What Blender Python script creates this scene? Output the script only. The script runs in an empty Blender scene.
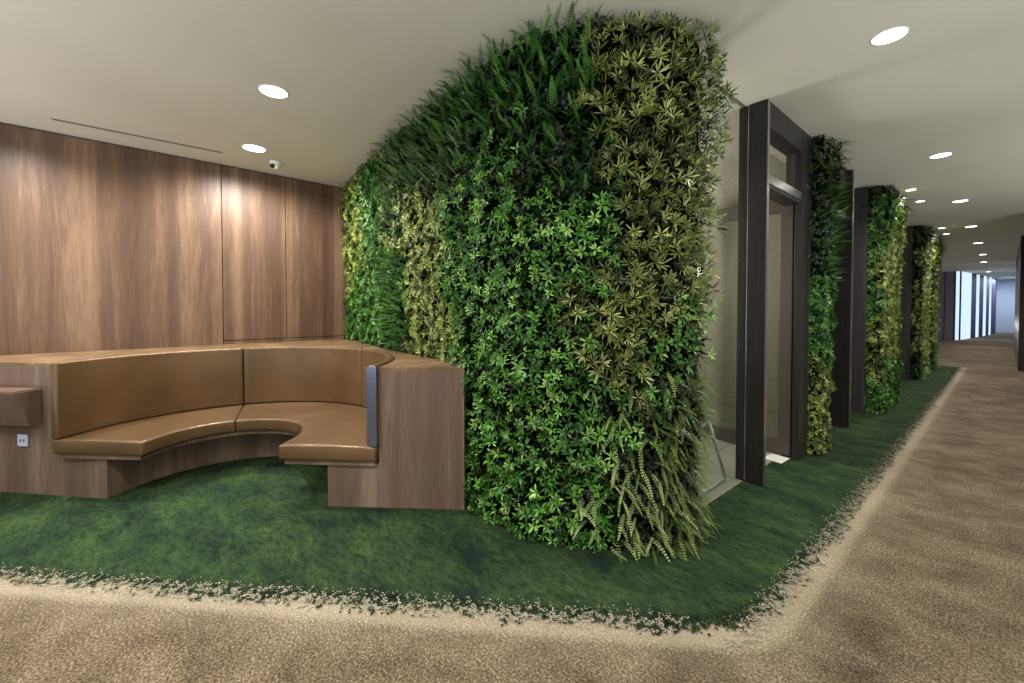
import bpy, bmesh, math, random
import numpy as np
from mathutils import Vector, noise
random.seed(5)
rng = np.random.default_rng(11)
scene = bpy.context.scene
COL = scene.collection
R = math.radians
H = 3.0

# ------------------------------------------------------------------ helpers
def link(o, parent=None):
    COL.objects.link(o)
    if parent is not None:
        o.parent = parent
    return o

def tag(o, label=None, cat=None, group=None, kind=None):
    if label: o['label'] = label
    if cat: o['category'] = cat
    if group: o['group'] = group
    if kind: o['kind'] = kind
    return o

def empty(name, loc=(0, 0, 0), rz=0.0):
    o = bpy.data.objects.new(name, None)
    o.empty_display_size = .1
    o.location = loc
    o.rotation_euler = (0, 0, rz)
    return link(o)

def obj(name, bm, m, parent=None, smooth=False, bevel=0.0, seg=2, ang=35):
    me = bpy.data.meshes.new(name)
    bmesh.ops.recalc_face_normals(bm, faces=bm.faces[:])
    bm.to_mesh(me); bm.free()
    if m is not None: me.materials.append(m)
    if smooth:
        me.polygons.foreach_set('use_smooth', [True] * len(me.polygons))
    o = bpy.data.objects.new(name, me)
    link(o, parent)
    if parent is not None:                     # geometry is written in world space
        o.matrix_parent_inverse = parent_inverse(parent)
    if bevel:
        b = o.modifiers.new('bevel', 'BEVEL')
        b.width = bevel; b.segments = seg; b.limit_method = 'ANGLE'; b.angle_limit = R(ang)
        b.harden_normals = False
    return o

def parent_inverse(p):
    from mathutils import Matrix
    M = Matrix.Translation(p.location) @ p.rotation_euler.to_matrix().to_4x4()
    q = p.parent
    return M.inverted()

def box(bm, x0, x1, y0, y1, z0, z1):
    v = [bm.verts.new(c) for c in ((x0, y0, z0), (x1, y0, z0), (x1, y1, z0), (x0, y1, z0),
                                   (x0, y0, z1), (x1, y0, z1), (x1, y1, z1), (x0, y1, z1))]
    for f in ((0, 3, 2, 1), (4, 5, 6, 7), (0, 1, 5, 4), (1, 2, 6, 5), (2, 3, 7, 6), (3, 0, 4, 7)):
        bm.faces.new([v[i] for i in f])

def prism(bm, pts, z0, z1):
    a = [bm.verts.new((x, y, z0)) for x, y in pts]
    b = [bm.verts.new((x, y, z1)) for x, y in pts]
    bm.faces.new(a[::-1]); bm.faces.new(b)
    n = len(pts)
    for i in range(n):
        bm.faces.new((a[i], a[(i + 1) % n], b[(i + 1) % n], b[i]))

def segbox(bm, p, q, th, z0, z1):
    """upright slab from plan point p to q, thickness th to the left of p->q"""
    dx, dy = q[0] - p[0], q[1] - p[1]
    l = math.hypot(dx, dy); nx, ny = -dy / l * th, dx / l * th
    prism(bm, [p, q, (q[0] + nx, q[1] + ny), (p[0] + nx, p[1] + ny)], z0, z1)

def cyl(bm, c, r0, r1, z0, z1, n=48, cap=True):
    a = [bm.verts.new((c[0] + r0 * math.cos(2 * math.pi * i / n), c[1] + r0 * math.sin(2 * math.pi * i / n), z0)) for i in range(n)]
    b = [bm.verts.new((c[0] + r1 * math.cos(2 * math.pi * i / n), c[1] + r1 * math.sin(2 * math.pi * i / n), z1)) for i in range(n)]
    for i in range(n):
        bm.faces.new((a[i], a[(i + 1) % n], b[(i + 1) % n], b[i]))
    if cap:
        bm.faces.new(a[::-1]); bm.faces.new(b)

def tube(bm, pts, r, n=12):
    pts = [Vector(p) for p in pts]
    rings = []
    up = Vector((0.13, 0.31, 0.94)).normalized()
    for i, p in enumerate(pts):
        if i == 0: t = pts[1] - p
        elif i == len(pts) - 1: t = p - pts[i - 1]
        else: t = (pts[i + 1] - p).normalized() + (p - pts[i - 1]).normalized()
        t.normalize()
        a = t.cross(up).normalized(); b = t.cross(a).normalized()
        rings.append([bm.verts.new(p + r * (math.cos(2 * math.pi * k / n) * a + math.sin(2 * math.pi * k / n) * b)) for k in range(n)])
    for i in range(len(rings) - 1):
        for k in range(n):
            bm.faces.new((rings[i][k], rings[i][(k + 1) % n], rings[i + 1][(k + 1) % n], rings[i + 1][k]))
    bm.faces.new(rings[0][::-1]); bm.faces.new(rings[-1])

def fillet(pts, rad, n=6):
    out = [Vector(pts[0])]
    for i in range(1, len(pts) - 1):
        p, a, b = Vector(pts[i]), Vector(pts[i - 1]), Vector(pts[i + 1])
        d0 = (a - p).normalized(); d1 = (b - p).normalized()
        s, e = p + d0 * rad, p + d1 * rad
        for k in range(n + 1):
            t = k / n
            out.append((1 - t) ** 2 * s + 2 * t * (1 - t) * p + t * t * e)
    out.append(Vector(pts[-1]))
    return out

# ---------------------------------------------------------------- materials
def lin(c):
    return tuple(((v / 255) / 12.92 if v <= 10 else (((v / 255) + .055) / 1.055) ** 2.4) for v in c) + (1,)

def mat(name, color=(128, 128, 128), rough=.6, metal=0.0, spec=.5):
    m = bpy.data.materials.new(name); m.use_nodes = True
    b = m.node_tree.nodes['Principled BSDF']
    b.inputs['Base Color'].default_value = lin(color)
    b.inputs['Roughness'].default_value = rough
    b.inputs['Metallic'].default_value = metal
    b.inputs['Specular IOR Level'].default_value = spec
    return m, m.node_tree, b

def node(nt, typ, **kw):
    n = nt.nodes.new(typ)
    for k, v in kw.items():
        setattr(n, k, v)
    return n

def ramp(nt, stops, interp='LINEAR'):
    n = nt.nodes.new('ShaderNodeValToRGB')
    cr = n.color_ramp; cr.interpolation = interp
    while len(cr.elements) > 1: cr.elements.remove(cr.elements[-1])
    cr.elements[0].position = stops[0][0]; cr.elements[0].color = lin(stops[0][1])
    for p, c in stops[1:]:
        e = cr.elements.new(p); e.color = lin(c)
    return n

def mapping(nt, scale, rot=(0, 0, 0), coord='Object'):
    tc = nt.nodes.new('ShaderNodeTexCoord'); mp = nt.nodes.new('ShaderNodeMapping')
    mp.inputs['Scale'].default_value = scale; mp.inputs['Rotation'].default_value = rot
    nt.links.new(tc.outputs[coord], mp.inputs['Vector'])
    return mp

def noisen(nt, vec, scale, detail=4, rough=.5, dist=0.0):
    n = nt.nodes.new('ShaderNodeTexNoise')
    n.inputs['Scale'].default_value = scale; n.inputs['Detail'].default_value = detail
    n.inputs['Roughness'].default_value = rough; n.inputs['Distortion'].default_value = dist
    nt.links.new(vec, n.inputs['Vector'])
    return n

def mixc(nt, fac, a, b, mode='MIX'):
    n = nt.nodes.new('ShaderNodeMix'); n.data_type = 'RGBA'; n.blend_type = mode
    for s, v in (('Factor', fac), ('A', a), ('B', b)):
        sock = [i for i in n.inputs if i.name == s and (i.type == 'RGBA' or s == 'Factor')][0]
        if hasattr(v, 'is_output') or isinstance(v, bpy.types.NodeSocket): nt.links.new(v, sock)
        else: sock.default_value = v
    return [o for o in n.outputs if o.type == 'RGBA'][0]

def bump(nt, b, h, strength=.3, dist=.01):
    n = nt.nodes.new('ShaderNodeBump'); n.inputs['Strength'].default_value = strength
    n.inputs['Distance'].default_value = dist
    nt.links.new(h, n.inputs['Height']); nt.links.new(n.outputs['Normal'], b.inputs['Normal'])

def wood(name, dark, mid, light, rough=.5, plank=3.4, seed=0.0):
    m, nt, b = mat(name, mid, rough, 0, .35)
    mp = mapping(nt, (1, 1, 1)); mp.inputs['Location'].default_value = (seed, seed * 1.7, seed * .6)
    sc = mapping(nt, (34, 34, 1.6)); sc.inputs['Location'].default_value = (seed, seed, seed)
    fine = noisen(nt, sc.outputs[0], 3.2, 6, .65, .2)
    s2 = mapping(nt, (5.5, 5.5, .42)); s2.inputs['Location'].default_value = (seed, seed, seed)
    cath = noisen(nt, s2.outputs[0], 1.3, 2, .45, .6)
    wv = nt.nodes.new('ShaderNodeMath'); wv.operation = 'MULTIPLY'; wv.inputs[1].default_value = 26
    nt.links.new(cath.outputs['Fac'], wv.inputs[0])
    sn = nt.nodes.new('ShaderNodeMath'); sn.operation = 'SINE'; nt.links.new(wv.outputs[0], sn.inputs[0])
    s3 = mapping(nt, (plank, plank, .02)); s3.inputs['Location'].default_value = (seed, seed, seed)
    band = noisen(nt, s3.outputs[0], 1.5, 2, .5)
    soft = nt.nodes.new('ShaderNodeMath'); soft.operation = 'MULTIPLY_ADD'; soft.inputs[1].default_value = .34; soft.inputs[2].default_value = .33
    nt.links.new(fine.outputs['Fac'], soft.inputs[0])
    add = nt.nodes.new('ShaderNodeMath'); add.operation = 'MULTIPLY_ADD'
    nt.links.new(sn.outputs[0], add.inputs[0]); add.inputs[1].default_value = .028; nt.links.new(soft.outputs[0], add.inputs[2])
    add2 = nt.nodes.new('ShaderNodeMath'); add2.operation = 'MULTIPLY_ADD'
    nt.links.new(band.outputs['Fac'], add2.inputs[0]); add2.inputs[1].default_value = .75
    nt.links.new(add.outputs[0], add2.inputs[2])
    rp = ramp(nt, [(.62, dark), (.86, mid), (1.12 if False else 1.0, light)])
    nt.links.new(add2.outputs[0], rp.inputs[0])
    nt.links.new(rp.outputs[0], b.inputs['Base Color'])
    bump(nt, b, add.outputs[0], .12, .002)
    return m

M = {}
M['wood_wall'] = wood('walnut_wall', (64, 47, 37), (99, 76, 60), (130, 104, 82), .42)
M['wood_bench'] = wood('bench_oak', (76, 60, 50), (106, 86, 73), (134, 114, 98), .5, 2.2, 4.0)
M['wood_warm'] = wood('bench_top_oak', (86, 66, 44), (112, 88, 61), (134, 109, 80), .5, 3.0, 9.0)
M['groove'] = mat('groove_dark', (22, 16, 12), .8)[0]

m, nt, b = mat('bronze_leather', (124, 86, 48), .33, .3, .5)
mp = mapping(nt, (1, 1, 1)); nz = noisen(nt, mp.outputs[0], 2.2, 3)
rp = ramp(nt, [(.3, (92, 70, 46)), (.7, (114, 89, 61))]); nt.links.new(nz.outputs['Fac'], rp.inputs[0])
nt.links.new(rp.outputs[0], b.inputs['Base Color'])
g = noisen(nt, mp.outputs[0], 420, 3)
mp2 = mapping(nt, (7, 7, 1.6)); w = noisen(nt, mp2.outputs[0], 1.6, 2, .4)
ad = node(nt, 'ShaderNodeMath', operation='MULTIPLY_ADD'); nt.links.new(w.outputs['Fac'], ad.inputs[0]); ad.inputs[1].default_value = 6.0
nt.links.new(g.outputs['Fac'], ad.inputs[2]); bump(nt, b, ad.outputs[0], .22, .0022)
M['leather'] = m

m, nt, b = mat('ceiling_paint', (196, 193, 178), .9, 0, .2)
mp = mapping(nt, (1, 1, 1)); nz = noisen(nt, mp.outputs[0], .5, 2)
rp = ramp(nt, [(.3, (190, 187, 172)), (.7, (202, 199, 184))]); nt.links.new(nz.outputs['Fac'], rp.inputs[0])
nt.links.new(rp.outputs[0], b.inputs['Base Color'])
M['ceiling'] = m

# beige loop pile carpet
m, nt, b = mat('beige_carpet', (120, 106, 86), .95, 0, .1)
mp = mapping(nt, (1, 1, 1))
pile = node(nt, 'ShaderNodeTexVoronoi'); pile.inputs['Scale'].default_value = 95; nt.links.new(mp.outputs[0], pile.inputs['Vector'])
n1 = noisen(nt, mp.outputs[0], 95, 5, .8)
mp2 = mapping(nt, (1.0, 1.25, 1), (0, 0, R(-20))); n2 = noisen(nt, mp2.outputs[0], 2.6, 8, .72, .2)
r1 = ramp(nt, [(.36, (56, 51, 44)), (.5, (116, 106, 91)), (.64, (182, 171, 152))]); nt.links.new(n1.outputs['Fac'], r1.inputs[0])
r2 = ramp(nt, [(.3, (150, 136, 124)), (.5, (212, 202, 190)), (.68, (250, 244, 232))]); nt.links.new(n2.outputs['Fac'], r2.inputs[0])
c = mixc(nt, 1.0, r1.outputs[0], r2.outputs[0], 'MULTIPLY')
# the pile is paler along the border with the green carpet
geo = nt.nodes.new('ShaderNodeSeparateXYZ'); nt.links.new(mp.outputs[0], geo.inputs[0])
def mth(op, a, b_, c_=None):
    n = nt.nodes.new('ShaderNodeMath'); n.operation = op
    for i, v in enumerate((a, b_, c_)):
        if v is None: continue
        if isinstance(v, (int, float)): n.inputs[i].default_value = v
        else: nt.links.new(v, n.inputs[i])
    return n.outputs[0]
e1 = mth('ADD', geo.outputs[0], .67)
e2 = mth('ADD', mth('MULTIPLY_ADD', geo.outputs[0], .694, 1.865), mth('MULTIPLY', geo.outputs[1], -.72))
dd = mth('MAXIMUM', mth('SMOOTH_MAX', e1, e2, .25), mth('ADD', geo.outputs[1], -14.45))
ed = mth('ADD', dd, mth('MULTIPLY', n1.outputs['Fac'], -.15))
er = ramp(nt, [(0.0, (255, 255, 255)), (.05, (130, 130, 130)), (.22, (0, 0, 0))]); nt.links.new(ed, er.inputs[0])
c = mixc(nt, mth('MULTIPLY', er.outputs[0], .32), c, lin((206, 194, 168)))
nt.links.new(c, b.inputs['Base Color'])
hsum = node(nt, 'ShaderNodeMath', operation='SUBTRACT'); nt.links.new(n1.outputs['Fac'], hsum.inputs[0]); nt.links.new(pile.outputs['Distance'], hsum.inputs[1])
bump(nt, b, hsum.outputs[0], .6, .004)
M['beige'] = m

m, nt, b = mat('green_carpet', (34, 66, 34), .95, 0, .1)
mp = mapping(nt, (1, 1, 1))
n1 = noisen(nt, mp.outputs[0], 130, 4, .7)
mp2 = mapping(nt, (1.1, 2.4, 1), (0, 0, R(-46))); n2 = noisen(nt, mp2.outputs[0], 2.0, 9, .74, .25)
r2 = ramp(nt, [(.36, (34, 50, 44)), (.43, (46, 66, 46)), (.55, (62, 84, 50)), (.72, (84, 106, 62))]); nt.links.new(n2.outputs['Fac'], r2.inputs[0])
r1 = ramp(nt, [(.3, (150, 150, 150)), (.7, (255, 255, 255))]); nt.links.new(n1.outputs['Fac'], r1.inputs[0])
mp3 = mapping(nt, (1, 2.2, 1), (0, 0, R(-44))); n3 = noisen(nt, mp3.outputs[0], 16, 6, .75)
r3 = ramp(nt, [(.36, (170, 176, 172)), (.55, (255, 255, 255))]); nt.links.new(n3.outputs['Fac'], r3.inputs[0])
c = mixc(nt, 1.0, r2.outputs[0], r1.outputs[0], 'MULTIPLY')
c = mixc(nt, 1.0, c, r3.outputs[0], 'MULTIPLY')
nt.links.new(c, b.inputs['Base Color']); bump(nt, b, n1.outputs['Fac'], .7, .005)
M['green'] = m

m, nt, b = mat('grey_floor_tile', (150, 147, 138), .35)
mp = mapping(nt, (1, 1, 1)); br = node(nt, 'ShaderNodeTexBrick'); br.offset = 0
br.inputs['Scale'].default_value = 1.0; br.inputs['Brick Width'].default_value = .6; br.inputs['Row Height'].default_value = .6
br.inputs['Mortar Size'].default_value = .006
br.inputs['Color1'].default_value = lin((158, 155, 146)); br.inputs['Color2'].default_value = lin((140, 138, 130)); br.inputs['Mortar'].default_value = lin((90, 88, 82))
nt.links.new(mp.outputs[0], br.inputs['Vector']); nt.links.new(br.outputs['Color'], b.inputs['Base Color'])
M['tile'] = m

m, nt, b = mat('dark_bronze_frame', (44, 40, 38), .4, .4, .5)
mp = mapping(nt, (30, 30, .8)); nz = noisen(nt, mp.outputs[0], 2, 4)
rp = ramp(nt, [(.3, (38, 35, 34)), (.7, (56, 52, 50))]); nt.links.new(nz.outputs['Fac'], rp.inputs[0]); nt.links.new(rp.outputs[0], b.inputs['Base Color'])
M['frame'] = m
m, nt, b = mat('dark_panel', (58, 54, 56), .5, .25, .4)
mp = mapping(nt, (14, 14, .4)); nz = noisen(nt, mp.outputs[0], 2, 4)
rp = ramp(nt, [(.3, (48, 45, 48)), (.7, (72, 67, 68))]); nt.links.new(nz.outputs['Fac'], rp.inputs[0]); nt.links.new(rp.outputs[0], b.inputs['Base Color'])
M['casing'] = m
M['door_frame'] = mat('bronze_door_frame', (84, 77, 70), .4, .35)[0]
M['chrome'] = mat('brushed_steel', (196, 198, 200), .22, .95)[0]
M['steel_blue'] = mat('polished_trim', (120, 130, 158), .2, .85)[0]
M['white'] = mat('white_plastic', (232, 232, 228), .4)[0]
M['black'] = mat('black_gloss', (14, 14, 16), .12)[0]
M['slot'] = mat('slot_grey', (96, 90, 80), .7)[0]
M['seat_grey'] = mat('charcoal_upholstery', (70, 74, 72), .75)[0]
M['tube'] = mat('pale_metal_tube', (170, 176, 168), .3, .6)[0]
M['socket'] = mat('socket_plate', (170, 182, 204), .35)[0]
m, nt, b = mat('textured_beige_wall', (176, 166, 142), .85)
mp = mapping(nt, (1, 1, 1)); nz = noisen(nt, mp.outputs[0], 55, 5, .7)
rp = ramp(nt, [(.3, (150, 145, 130)), (.7, (186, 180, 164))]); nt.links.new(nz.outputs['Fac'], rp.inputs[0]); nt.links.new(rp.outputs[0], b.inputs['Base Color'])
bump(nt, b, nz.outputs['Fac'], .4, .004)
M['beige_wall'] = m
M['far_white'] = mat('far_wall_paint', (196, 208, 224), .8)[0]
M['navy'] = mat('navy_fin', (44, 46, 78), .5)[0]
M['lilac'] = mat('mauve_panel', (116, 108, 118), .6)[0]
M['dark_wood'] = wood('dark_corridor_panel', (36, 28, 30), (58, 47, 48), (76, 62, 62), .5, 3.0, 2.0)
M['paint'] = mat('lobby_wall', (168, 160, 146), .8)[0]

def emit(name, col, s):
    m = bpy.data.materials.new(name); m.use_nodes = True; nt = m.node_tree
    nt.nodes.remove(nt.nodes['Principled BSDF'])
    e = nt.nodes.new('ShaderNodeEmission'); e.inputs[0].default_value = lin(col); e.inputs[1].default_value = s
    nt.links.new(e.outputs[0], nt.nodes['Material Output'].inputs[0]); return m
M['lamp'] = emit('downlight_glow', (255, 252, 246), 9)
M['day'] = emit('daylight_pane', (205, 226, 255), 1.15)

def glass(name, tint, refl=.10):
    m = bpy.data.materials.new(name); m.use_nodes = True; nt = m.node_tree
    nt.nodes.remove(nt.nodes['Principled BSDF'])
    t = nt.nodes.new('ShaderNodeBsdfTransparent'); t.inputs[0].default_value = lin(tint)
    g = nt.nodes.new('ShaderNodeBsdfGlossy'); g.inputs['Roughness'].default_value = .02
    lw_ = nt.nodes.new('ShaderNodeLayerWeight'); lw_.inputs[0].default_value = .5
    fr = nt.nodes.new('ShaderNodeMath'); fr.operation = 'POWER'; fr.inputs[1].default_value = 5.0
    nt.links.new(lw_.outputs['Facing'], fr.inputs[0])
    mx = nt.nodes.new('ShaderNodeMixShader')
    mu = nt.nodes.new('ShaderNodeMath'); mu.operation = 'MULTIPLY_ADD'; mu.inputs[1].default_value = .8; mu.inputs[2].default_value = refl * .3
    nt.links.new(fr.outputs[0], mu.inputs[0]); nt.links.new(mu.outputs[0], mx.inputs[0])
    nt.links.new(t.outputs[0], mx.inputs[1]); nt.links.new(g.outputs[0], mx.inputs[2])
    nt.links.new(mx.outputs[0], nt.nodes['Material Output'].inputs[0]); return m
M['glass'] = glass('clear_glass', (247, 250, 247))
M['glass_door'] = glass('smoked_door_glass', (236, 238, 232), .3)

# leaf material: colour comes from a per-leaf attribute
m, nt, b = mat('leaves', (60, 100, 40), .42, 0, .45)
at = nt.nodes.new('ShaderNodeAttribute'); at.attribute_name = 'leaf'
nt.links.new(at.outputs['Color'], b.inputs['Base Color'])
b.inputs['Roughness'].default_value = .36
tr = nt.nodes.new('ShaderNodeBsdfTranslucent'); nt.links.new(at.outputs['Color'], tr.inputs['Color'])
mx = nt.nodes.new('ShaderNodeMixShader'); mx.inputs[0].default_value = .14
nt.links.new(b.outputs[0], mx.inputs[1]); nt.links.new(tr.outputs[0], mx.inputs[2])
nt.links.new(mx.outputs[0], nt.nodes['Material Output'].inputs[0])
M['leaves'] = m
M['moss'] = mat('planting_felt', (9, 15, 8), 1.0, 0, 0.0)[0]

# ------------------------------------------------------------- room shell
def struct(name, bm, m, **k):
    return tag(obj(name, bm, m, **k), kind='structure')

bm = bmesh.new(); box(bm, -7.5, 7, -7, 40, -.1, 0.0); struct('floor', bm, M['beige'])
bm = bmesh.new(); box(bm, -7.5, 7, -7, 40, H, H + .1); struct('ceiling', bm, M['ceiling'])
bm = bmesh.new(); box(bm, -5.6, -1.37, 2.75, 4.95, .001, .006); struct('floor.001', bm, M['tile'])

def xw(y): return -5.655 - .035 * y
wl = tag(empty('wall_left', (xw(0), 0, 0)), kind='structure')
bm = bmesh.new(); prism(bm, [(xw(-7) - .022, -7), (xw(2.6) - .022, 2.6), (xw(2.6) - .15, 2.6), (xw(-7) - .15, -7)], 0, H)
obj('wall_backing', bm, M['groove'], wl)
def panel(y0, y1, z0, z1):
    bm = bmesh.new()
    prism(bm, [(xw(y0) - .022, y0), (xw(y0), y0), (xw(y1), y1), (xw(y1) - .022, y1)], z0, z1)
    return obj('wood_panel', bm, M['wood_wall'], wl)
panel(-7, -2.6, 0, H - .012); panel(-2.594, .578, 0, H - .012)
panel(.586, 1.222, 1.036, H - .012); panel(1.23, 2.6, 1.036, H - .012); panel(.586, 2.6, 0, 1.028)

# green carpet with its ragged speckled border
def sd(x, y):
    d1 = x + .67; d2 = .694 * x - .72 * y + 1.865
    k = .25; h = max(k - abs(d1 - d2), 0) / k
    d = max(d1, d2) + h * h * k * .25
    d3 = y - 14.45
    return max(d, d3)
def edge_pt(t):     # march out from an interior ray to the border
    return t
bm = bmesh.new()
pts = []
for i in range(60):                        # diagonal front border, then the corridor border
    pass
INS = -.062
def border_line():
    out = []
    for i in range(240):
        a = -2.62 + i / 239 * 3.3          # ray angles round an interior centre
        cx, cy = -1.9, 2.6
        dx, dy = math.cos(a), math.sin(a)
        lo, hi = 0, 12
        for _ in range(40):
            mid = (lo + hi) / 2
            if sd(cx + dx * mid, cy + dy * mid) < INS: lo = mid
            else: hi = mid
        x, y = cx + dx * lo, cy + dy * lo
        if y < 10 and x > -5.6: out.append((x, y))
    return out
bl = border_line()
bl = [p for p in bl]
first = bl[0]
ys = -(1.865 - INS) / -.72
x0 = -5.55; y0 = (.694 * x0 + 1.865 - INS) / .72
pts = [(x0, y0)] + [p for p in bl if p[0] > x0 + .05 and p[1] < 9.9] + [(-.67 + INS, 14.45 + INS), (-1.6, 14.45 + INS), (-1.6, 4.7), (-1.352, 4.7), (-1.352, 2.9), (-5.55, 2.9)]
prism(bm, pts, .001, .007)
def cell(x, y, s):
    a = random.random() * 3.14; c, d = math.cos(a) * s, math.sin(a) * s
    z = .0072
    vs = [bm.verts.new((x + u, y + v, z)) for u, v in ((c, d), (-d, c), (-c, -d), (d, -c))]
    bm.faces.new(vs)
def border_cells(x0, x1, y0, y1, s, band):
    nx = int((x1 - x0) / s); ny = int((y1 - y0) / s)
    for j in range(ny):
        for i in range(nx):
            x = x0 + i * s; y = y0 + j * s
            d = sd(x, y)
            if d < -.08 or d > band: continue
            n = noise.noise((x * 9, y * 9, 0)) * .045 + noise.noise((x * 45, y * 45, 3)) * .075 + noise.noise((x * 2.2, y * 2.2, 7)) * .03
            if d + n + random.uniform(-.022, .022) < 0:
                cell(x + random.uniform(-.3, .3) * s, y + random.uniform(-.3, .3) * s, s * .78)
def strip_cells():
    # diagonal border is walked in its own rotated cells to keep the count low
    ux, uy = .72, .694
    ox, oy = -5.55, (.694 * -5.55 + 1.865) / .72
    s = .009
    L = 8.0
    for i in range(int(L / s)):
        for j in range(-10, 14):
            x = ox + ux * i * s + .694 * j * s; y = oy + uy * i * s - .72 * j * s
            if x > -.95: continue
            d = sd(x, y)
            n = noise.noise((x * 9, y * 9, 0)) * .045 + noise.noise((x * 45, y * 45, 3)) * .075 + noise.noise((x * 2.2, y * 2.2, 7)) * .03
            if d > -.085 and d + n + random.uniform(-.022, .022) < 0:
                cell(x + random.uniform(-.3, .3) * s, y + random.uniform(-.3, .3) * s, s * .78)
strip_cells()
border_cells(-.95, -.52, 1.5, 4.0, .009, .12)
border_cells(-.80, -.52, 4.0, 14.5, .014, .12)
border_cells(-1.6, -.80, 14.3, 14.5, .02, .12)
fringe = bmesh.new()
random.seed(9)
def tuft(x, y, s):
    a = random.random() * 3.14; c, d = math.cos(a) * s, math.sin(a) * s
    vs = [fringe.verts.new((x + u, y + v, .0078)) for u, v in ((c, d), (-d * .7, c * .7), (-c, -d), (d * .7, -c * .7))]
    fringe.faces.new(vs)
for _ in range(19000):
    x = random.uniform(-5.58, -.9); y = (.694 * x + 1.865 + random.gauss(.01, .04)) / .72
    if -.13 < sd(x, y) < .1 and noise.noise((x * 30, y * 30, 11)) > -.05: tuft(x, y, random.uniform(.0022, .0048))
for _ in range(19000):
    y = 1.7 + 12.6 * random.random() ** 1.6; x = -.67 + random.gauss(-.01, .035)
    if -.13 < sd(x, y) < .1 and noise.noise((x * 30, y * 30, 11)) > -.05: tuft(x, y, random.uniform(.0022, .0048))
gc = obj('green_carpet', bm, M['green'])
fo = obj('pale_fringe', fringe, mat('pale_tufts', (176, 168, 148), .95, 0, .1)[0], gc); fo['kind'] = 'stuff'; fo['label'] = 'pale beige tufts speckling the border'
tag(gc, 'dark green carpet with ragged speckled border under bench and plant walls', 'carpet')

# ------------------------------------------------------------ curved bench
C = Vector((-3.746, .394)); U = Vector((.698, .716)); V = Vector((-.716, .698))
def L(u, v): p = C + u * U + v * V; return (p.x, p.y)
FV = -.13
def inv(x, y):
    d = Vector((x, y)) - C; return (d.dot(U), d.dot(V))
bench = empty('curved_bench', (C.x, C.y, 0))
tag(bench, 'curved built-in corner bench with bronze leather cushions in a wooden surround', 'bench')
def arc(r, a0, a1, n):
    return [(r * math.cos(R(a0 + (a1 - a0) * i / n)), r * math.sin(R(a0 + (a1 - a0) * i / n))) for i in range(n + 1)]
pA = inv(-5.70 , 1.84); pB = inv(-2.35, 1.74)
def carcass(r, z0, z1, left=-2.5, end=1.81):
    bm = bmesh.new()
    a = inv(xw(-1.6) + .003, -1.6)
    if r < 1:      # plinth opening is a little wider on the right
        ar = [(x * (1 + .03 * max(x, 0) / r), y) for x, y in arc(r, 180, 0, 48)]
    else: ar = arc(r, 180, 0, 48)
    fl_ = lambda u: -.13 + .075 * (-u - .79) / 1.21
    fr_ = lambda u: -.13 + .015 * (u - .79) / 1.07
    p = [(-2.0, -.055), (-r, fl_(-r))] + ar + [(ar[-1][0], fr_(ar[-1][0])), (end, fr_(end))]
    # left end runs on to the wood wall
    fl = (a[0], a[1])
    back = inv(xw(1.85) + .003, 1.85)
    br_ = inv(-2.3, 1.86)
    poly = [L(*q) for q in p] + [(-2.50, 1.690), (-3.75, 1.750), (xw(1.95) + .004, 1.955)]
    # intersection of the face line with the wall, beyond the frame
    q0 = Vector(L(-2.0, -.055)); q1 = Vector(L(-1.6, -.075)); dv = (q0 - q1).normalized()
    t = (xw(-1.6) + .004 - q0.x) / dv.x
    w = q0 + dv * t
    poly = poly + [(w.x, w.y)]
    prism(bm, poly, z0, z1)
    return bm
lower = obj('plinth', carcass(.82, .0075, .31), M['wood_bench'], bench)
upper = obj('surround', carcass(1.212, .31, .968), M['wood_bench'], bench)
topb = obj('wooden_top', carcass(1.212, .9685, .99), M['wood_warm'], bench)
# seat deck
def annulus(ri, ro, a0, a1, z0, z1, ext0=None, ext1=None, n=40, vf=-.16):
    inner = arc(ri, a0, a1, n); outer = arc(ro, a0, a1, n)
    if ext0: inner = [(-ri, vf)] + inner; outer = [(-ro, vf)] + outer
    if ext1: inner += [(ri, vf)]; outer += [(ro, vf)]
    return [L(*p) for p in inner], [L(*p) for p in outer]
ia, oa = annulus(.54, 1.19, 180, 0, 0, 0, True, True, 48, -.145)
bm = bmesh.new(); prism(bm, ia + oa[::-1], .305, .338)
obj('seat_deck', bm, M['wood_bench'], bench)

def sweep(bm, inner, outer, prof, caps=True):
    """prof: list of (frac, off, z); point = inner + dir*(frac*w+off)"""
    rings = []
    n = len(inner)
    def ring(i, shift=0.0, shrink=0.0):
        a = Vector(inner[i]); b = Vector(outer[i]); w = (b - a).length; d = (b - a) / w
        j = min(max(i, 0), n - 1); k = 1 if i == 0 else -1
        t = ((Vector(inner[i + k]) + Vector(outer[i + k])) / 2 - (a + b) / 2).normalized()
        zs = [z for _, _, z in prof]; zc = (min(zs) + max(zs)) / 2; hh = (max(zs) - min(zs)) / 2
        r = []
        for f, o, z in prof:
            s = f * w + o
            s = w / 2 + (s - w / 2) * (1 - shrink / (w / 2)); z2 = zc + (z - zc) * (1 - shrink / hh)
            p = a + d * s + t * shift
            r.append(bm.verts.new((p.x, p.y, z2)))
        return r
    rings.append(ring(0, 0.0, .010)); rings.append(ring(0, .003, .004)); rings.append(ring(0, .011, 0))
    for i in range(1, n - 1): rings.append(ring(i))
    rings.append(ring(n - 1, .011, 0)); rings.append(ring(n - 1, .003, .004)); rings.append(ring(n - 1, 0, .010))
    m = len(prof)
    for i in range(len(rings) - 1):
        for k in range(m):
            bm.faces.new((rings[i][k], rings[i][(k + 1) % m], rings[i + 1][(k + 1) % m], rings[i + 1][k]))
    bm.faces.new(rings[0][::-1]); bm.faces.new(rings[-1])
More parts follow.
